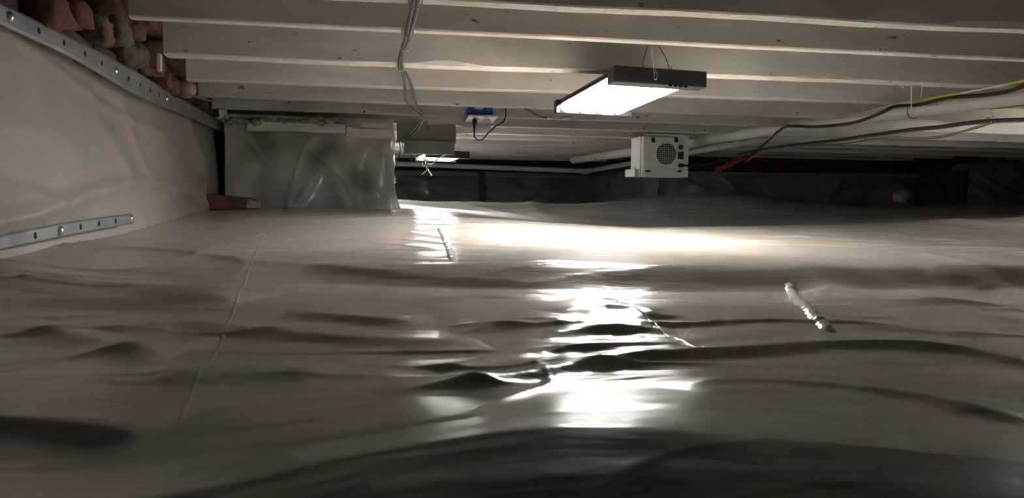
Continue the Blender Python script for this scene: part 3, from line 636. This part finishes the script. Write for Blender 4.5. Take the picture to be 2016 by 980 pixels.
# ------------------------------------------------------------------ grey twin cables upper left
def on_joist(px, py, sag=0): return PZ(px, py, HJ-.006-sag)
tw = empty('twin_cable', on_joist(795, 128), 'pair of painted grey cables stapled across the joists left of centre', 'cable')
wire('cable', [on_joist(822, -60), on_joist(814, 0), on_joist(806, 40), on_joist(801, 64), on_joist(795, 88), on_joist(788, 110), on_joist(786, 130), on_joist(795, 150), on_joist(798, 178), on_joist(800, 198), on_joist(810, 213), on_joist(822, 222), on_joist(831, 229), PY(820, 247, 3.3), PY(806, 262, 3.4), PY(792, 273, 3.46), PY(780, 279, 3.5)], .0040, 'grey_cable', parent=tw)
wire('cable', [on_joist(832, -60), on_joist(823, 0), on_joist(815, 40), on_joist(808, 62), on_joist(806, 75), on_joist(794, 100), on_joist(792, 132), on_joist(803, 150), on_joist(812, 176), on_joist(817, 200), on_joist(824, 214), on_joist(834, 227), PY(829, 243, 3.28), PY(815, 262, 3.4), PY(800, 271, 3.46), PY(786, 278, 3.5)], .0040, 'grey_cable', parent=tw)
for (x, y_) in ((789, 131), (833, 229), (803, 63), (818, 3), (798, 91)):
    p = PZ(x, y_, HJ-.005); MB().ring(p, (0, 1, 0), .011, .0012, 14, 5).build('staple', M['pale_cable'], tw)
# wires beside pier
wire('hanging_wire_loop', [PY(786, 278, 3.5), PY(788, 292, 3.5), PY(786, 306, 3.5), PY(783, 316, 3.5), PY(780, 330, 3.5)], .0022, 'grey_cable', 'grey cable end drooping beside the right edge of the wrapped pier', 'cable')
wire('hanging_wire_loop', [PY(790, 276, 3.52), PY(792, 286, 3.52), PY(796, 300, 3.52), PY(795, 306, 3.52), PY(787, 306, 3.52), PY(779, 303, 3.52)], .0022, 'blue_dark', 'small looped wire hooked left of the grey board', 'wire')
wire('bent_wire', [PY(810, 303, 3.7), PY(809.5, 312, 3.7), PY(812, 318, 3.7), PY(822, 319, 3.7), PY(832, 320, 3.7)], .0022, 'grey_cable', 'bent grey wire hanging under the grey board', 'wire')
tk = empty('wire_knot', PY(841, 330, 3.68), 'knot of twisted pale wire with two splayed ends below the grey board', 'wire')
kp = lambda x, y_, d=3.68: PY(x, y_, d)
wire('yellow_lead', [kp(829, 305), kp(833, 311), kp(838, 317)], .003, 'yellow', parent=tk)
wire('strand', [kp(832, 317), kp(831, 322), kp(834, 327), kp(838, 324), kp(839, 316), kp(842, 315), kp(843, 322), kp(840, 328), kp(842, 333)], .002, 'steel', parent=tk)
wire('strand', [kp(842, 332), kp(838, 337), kp(830, 343)], .0023, 'steel', parent=tk)
wire('strand', [kp(842, 332), kp(845, 338), kp(850, 346)], .0023, 'steel', parent=tk)
wire('strand', [kp(843, 322), kp(852, 321), kp(862, 313), kp(872, 306), kp(884, 303)], .003, 'steel', parent=tk)
# ------------------------------------------------------------------ white fan box
yf = 3.93
A = PY(1266, 263, yf); B = PY(1354, 349, yf); A.z = min(A.z, HJ-.002)
w = B.x-A.x; h = A.z-B.z; dp = .165
fb = empty('fan_box', ((A.x+B.x)/2, yf+dp/2, B.z), 'white enclosed fan unit with round grille hanging from the joists', 'fan unit')
def fp(px, py, off=0): q = PY(px, py, yf); return Vector((q.x, yf-off, q.z))
MB().box(((A.x+B.x)/2, yf+dp/2+.004, (A.z+B.z)/2), (w/2, dp/2, h/2), bev=.003).build('case', M['white'], fb)
q1 = fp(1268, 265); q2 = fp(1352, 347)
def bar(name, a, b, c, d, off, th, mt, bev=.001, lab=None):
    p = fp(a, b); q = fp(c, d); return MB().box(((p.x+q.x)/2, yf-off, (p.z+q.z)/2), (abs(q.x-p.x)/2, th, abs(p.z-q.z)/2), bev=bev).build(name, M[mt], fb, **({'label': lab} if lab else {}))
bar('frame_rail', 1267, 263, 1353.5, 268.5, .003, .004, 'white'); bar('frame_rail', 1267, 334, 1353.5, 349, .003, .004, 'white')
bar('frame_rail', 1267, 268, 1278, 334, .002, .003, 'white'); bar('frame_rail', 1347, 268, 1353.5, 334, .003, .004, 'white')
bar('front_panel', 1280, 270, 1333, 331, .004, .003, 'plate'); bar('control_panel', 1333.5, 268, 1347, 333, .002, .003, 'white')
for r_ in ((1281.5, 271, 1288, 280.5), (1326.5, 271, 1333, 280.5), (1270, 334.5, 1279, 338.5), (1333, 335, 1340, 339)): bar('latch', *r_, .008, .004, 'rubber')
cc = fp(1310.5, 302.8); R = (fp(1330, 302).x-fp(1291, 302).x)/2
MB().cyl(cc+Vector((0, -.0075, 0)), cc+Vector((0, -.009, 0)), R, 36).build('fan_opening', M['hole'], fb)
MB().ring(cc+Vector((0, -.010, 0)), (0, 1, 0), R*1.08, .0045, 40, 8).build('grille_ring', M['plate'], fb, smooth='all')
mb = MB(); k = 9
for i in range(-k//2, k//2+2):
    o_ = i*R*2/10.5
    if abs(o_) < R*.97:
        L_ = math.sqrt(R*R-o_*o_)
        mb.cyl(cc+Vector((o_, -.011, -L_)), cc+Vector((o_, -.011, L_)), .0009, 6); mb.cyl(cc+Vector((-L_, -.0118, o_)), cc+Vector((L_, -.0118, o_)), .0009, 6)
mb.build('grille_wires', M['plate'], fb)
for i in range(5):
    a_ = i*2*math.pi/5; d_ = Vector((math.cos(a_), 0, math.sin(a_))); MB().box(cc+d_*R*.5+Vector((0, -.0094, 0)), (R*.36, .0004, .012), Euler((0, -a_, 0))).build('fan_blade', M['black'], fb)
kn = fp(1339, 290); MB().cyl(kn+Vector((0, -.004, 0)), kn+Vector((0, -.016, 0)), .0125, 20).build('knob', M['rubber'], fb, smooth=True)
bar('rocker_switch', 1334, 299, 1344, 313.5, .007, .005, 'rubber'); sc_ = fp(1338, 318); MB().cyl(sc_+Vector((0, -.004, 0)), sc_+Vector((0, -.007, 0)), .003, 10).build('screw', M['steel'], fb)
kn = fp(1338.5, 325.5); MB().tube([kn+Vector((-.003, -.004, 0)), kn+Vector((0, -.02, 0)), kn+Vector((.012, -.026, 0)), kn+Vector((.03, -.024, -.001))], [.011, .0105, .007, .003], 14).build('power_plug', M['rubber'], fb, smooth=True)
bl = Vector((A.x-.005, yf+.06, 0)); MB().box((A.x-.016, yf+.1, B.z+.021), (.016, .07, .021), bev=.002).build('foot_bracket', M['white'], fb)
MB().box((A.x-.004, yf+.03, (A.z+B.z)/2), (.004, .012, h/2), bev=.001).build('side_flange', M['white'], fb)
MB().cyl((A.x-.0035, yf+.1, B.z+.05), (A.x-.001, yf+.1, B.z+.05), .004, 10).build('screw', M['steel'], fb)
# black cable
def onj(px, py, dz=.006): return PZ(px, py, HJ-dz)
wire('black_cable', [onj(2100, 148), onj(2016, 169), onj(1985, 180), onj(1930, 188), onj(1870, 192), onj(1810, 206, .018), onj(1775, 208, .025), onj(1757, 211, .03), onj(1735, 222, .045), onj(1690, 239, .055), onj(1650, 246, .055), onj(1600, 249.5, .055), onj(1560, 248, .05), onj(1540, 252.5, .045), PY(1510, 279, 3.7), PY(1482, 302, 3.8), PY(1470, 308, 3.85), PY(1440, 312, 3.87), PY(1415, 317, 3.88), PY(1390, 323, 3.88), PY(1366, 326, 3.89), PY(1348, 325.5, 3.90)], .0056, 'rubber', 'thick black power cable sweeping across the right-hand joists to the white fan unit', 'cable', n=10)
# yellow / white-oversprayed cable
yc = empty('yellow_cable', onj(1760, 204), 'yellow cable half covered in white overspray running just above the black cable', 'cable')
pts = [(2100, 142), (2016, 159), (1960, 170), (1889, 184), (1794, 200), (1760, 206), (1706, 219), (1654, 233), (1602, 238), (1571, 242), (1540, 250)]
wire('painted_cable', [onj(*q, .004) for q in pts], .0029, 'pale_cable', parent=yc)
for seg_ in ([(1794, 200), (1830, 193.5), (1860, 188.5), (1889, 184)], [(1654, 233), (1680, 227), (1706, 219)], [(1571, 242), (1586, 240.3), (1602, 238)], [(1985, 165), (2016, 159), (2100, 142)]):
    wire('bare_section', [onj(*q, .0042) for q in seg_], .0033, 'yellow', parent=yc)
for q in ((1760, 208), (1541, 252)): MB().ring(onj(*q, .006), (1, .2, 0), .009, .0016, 12, 5).build('staple', M['pale_cable'], yc)
# lower grey strap and yellow pair
gs = empty('grey_cable_bundle', onj(1690, 268), 'flat grey bundle of painted cables crossing the right-hand joists', 'cable')
bp_ = [(1455, 303), (1475, 299), (1500, 294), (1550, 287), (1600, 281), (1650, 276), (1694, 269), (1740, 263), (1790, 256), (1850, 250), (1900, 243), (1945, 239), (1980, 237), (2016, 236), (2100, 233)]
for dy, nm in ((0, 'grey_cable'), (2.6, 'blue_dark'), (-2.4, 'grey_cable')):
    wire('cable', [onj(x, y_+dy*(.4+.6*min(1, (x-1450)/400)), .01) for x, y_ in bp_], .0042, nm, parent=gs)
for q in ((1547, 288), (1694, 269), (1945, 239)): MB().ring(onj(*q, .01), (1, .1, 0), .015, .002, 12, 5).build('staple', M['pale_cable'], gs)
wire('yellow_wire', [onj(1560, 289), onj(1660, 283), onj(1740, 271), onj(1800, 270.5), onj(1850, 268), onj(1890, 259), onj(1930, 247), onj(1960, 240)], .0026, 'dull_yellow', 'upper of two dull yellow wires sagging below the grey cable bundle', 'wire')
wire('yellow_wire', [onj(1742, 270.5), onj(1780, 273), onj(1835, 272.5), onj(1870, 267), onj(1910, 256), onj(1958, 242)], .0026, 'dull_yellow', 'lower of two dull yellow wires sagging below the grey cable bundle', 'wire')
wire('yellow_wire', [onj(1950, 214), onj(1985, 211), onj(2016, 207), onj(2100, 198)], .003, 'dull_yellow', 'short dull yellow wire on the joists at the right photo edge', 'wire')
# red tangle
rd = empty('red_wire_bundle', PY(1440, 322, 3.95), 'loose tangle of red wires at the end of the grey cable bundle', 'wire')
for i in range(13):
    j = lambda k: random.uniform(-k, k)*1.4
    wire('red_strand', [PY(1488+j(6), 302+j(2), 3.9+j(.03)), PY(1468+j(3), 309+j(3), 3.9+j(.04)), PY(1450+j(4), 316+j(4), 3.9+j(.04)), PY(1436+j(5), 324+j(4), 3.9+j(.04)), PY(1422+j(4), 331+j(3), 3.9+j(.04)), PY(1414+j(6), 334+j(5), 3.9+j(.03))], .0022, 'red', parent=rd)
for i in range(3): wire('pale_strand', [PY(1500, 295+i*3, 3.9), PY(1490-i*4, 305+i*2, 3.9), PY(1470-i*3, 318+i*2, 3.92)], .002, 'blue_dark', parent=rd)
# ------------------------------------------------------------------ pipes
pp = empty('drain_pipe', PX(1135, 314, 2.03), 'thick white plastic pipe running past the white fan unit toward the right', 'pipe')
pa = PX(1128, 315, 2.03); pb = PX(1240, 299, 2.03); pcx = PX(1560, 248, 2.03); pd = PX(2016, 190, 2.03); pe = pd+(pd-pcx)*.6
MB().tube([pa, pa+Vector((0, -.02, 0)), pb, pcx, pd, pe], [.029, .032, .031, .027, .024, .024], 24).build('pipe', M['pvc'], pp, smooth=True)
for q in ((1133, 314), (1200, 303), (1800, 217)):
    c_ = PX(*q, 2.03); MB().ring(c_, (0, 1, .1), .029, .0018, 24, 6).build('hanger_ring', M['dull_zinc'], pp)
    MB().cyl(c_+Vector((0, 0, .04)), (c_.x, c_.y, HJ+.02), .002, 6).build('hanger_rod', M['dull_zinc'], pp)
p2 = empty('thin_pipe', PX(1160, 337, 2.3), 'thinner white plastic pipe below the thick one running along two dark walls', 'pipe')
ca = PX(1157, 337, 2.36)
cl = PY(775, 322, ca.y+.03)
MB().tube([cl, ca], .022, 16).build('pipe', M['pvc'], p2, smooth=True)
cb = PX(1243, 321, 2.36); ce = cb+(cb-ca)*1.1
MB().tube([ca, cb, ce, ce+(ce-cb)*.7], .020, 16).build('pipe', M['pvc'], p2, smooth=True)
MB().tube([ca+Vector((-.06, 0, .0)), ca, ca+Vector((0, -.06, .003))], .027, 16).build('elbow', M['pvc'], p2, smooth=True)
c_ = PX(1171, 334, 2.36); MB().ring(c_, (0, 1, .1), .029, .002, 20, 6).build('hanger_ring', M['dull_zinc'], p2)
a_ = PX(1122, 312, 2.2); 
# J hook and wire frame
wire('wire_hook', [PY(1444, 262, 3.9), PY(1444, 275, 3.9), PY(1444.5, 286, 3.9), PY(1449, 291, 3.9), PY(1455, 290, 3.9), PY(1459, 283, 3.9)], .0018, 'pale_cable', 'pale J-shaped wire hook hanging from a joist right of the fan unit', 'hook')
wf_ = empty('wire_hanger', onj(1795, 170), 'small square-cornered pale wire hanger above the yellow and black cables', 'hook')
yw = jy(2, 1.6)+.02
wire('wire_leg', [PY(1794, 168, yw), PY(1794.5, 185, yw), PY(1794, 205, yw), PY(1796, 216, yw), PY(1804, 222, yw)], .0012, 'pale_cable', parent=wf_)
wire('wire_leg', [PY(1792, 168, yw), PY(1804, 168.5, yw), PY(1814, 169, yw), PY(1814.5, 180, yw), PY(1813, 192, yw)], .0012, 'pale_cable', parent=wf_)
# nails and screw heads in joists
def nail(px, py, jn, ang, L=.022, lab=''):
    y_ = jy(jn, 1.6)-.004; a = PY(px, py, y_); d = Vector((math.cos(ang), -.25, math.sin(ang))).normalized()
    MB().tube([a, a+d*L, a+d*(L+.0012)], [.0013, .0013, .0032], 8).build('nail', M['pale_cable'], label=lab, cat='nail')
nail(1874, 144, 2, 0.0, .018, 'whitewashed nail sticking out level at the upper right joist'); nail(1926, 134, 2, -.35, .018, 'whitewashed nail tilted down on the upper right joist near the edge')
nail(1688, 174, 3, -1.1, .016, 'bent whitewashed nail hanging from a joist right of the central light'); nail(1768, 168, 2, -.4, .014, 'small whitewashed nail beside the square wire hanger')
for i, (px, py, jn) in enumerate(((1268, 252, 6), (1387, 257, 6), (1480, 232, 5), (1367, 259, 6), (1129, 281, 8), (1172, 312, 9), (535, 224, 5), (717, 220, 5))):
    y_ = (jy(5, 1)+.44+.45*(jn-6)) if jn > 5 else jy(jn, .9); a = PY(px, py, y_-.001)
    MB().cyl(a, a+Vector((0, -.0012, 0)), .004, 10).build('screw', M['hole'], ceiling)
# sticks and debris in the wall pocket
wire('loose_nail_rod', [PX(372, 186, XL+.07), PX(418, 200, XL+.06)], .003, 'steel', 'thin bright metal rod poking from the dark hole above the left strip', 'rod')
p = PX(367, 174, XL+.05); mb = MB(); mb.tube([p+Vector((0, -.03, 0)), p+Vector((0, -.02, 0)), p, p+Vector((0, .012, .002))], [.01, .028, .03, .015], 12)
mb.build('round_stone', M['stone'], smooth='all', label='pale rounded stone end in the wall pocket above the left strip', cat='stone')
p = PX(290, 128, XL+.06)
mb = MB(); mb.box(PX(314, 123, XL+.085), (.004, .01, .02), bev=.001); props(mb.build('wood_splinter', M['pale_cable']), 'small upright pale wood sliver under a joist end at upper left', 'splinter')
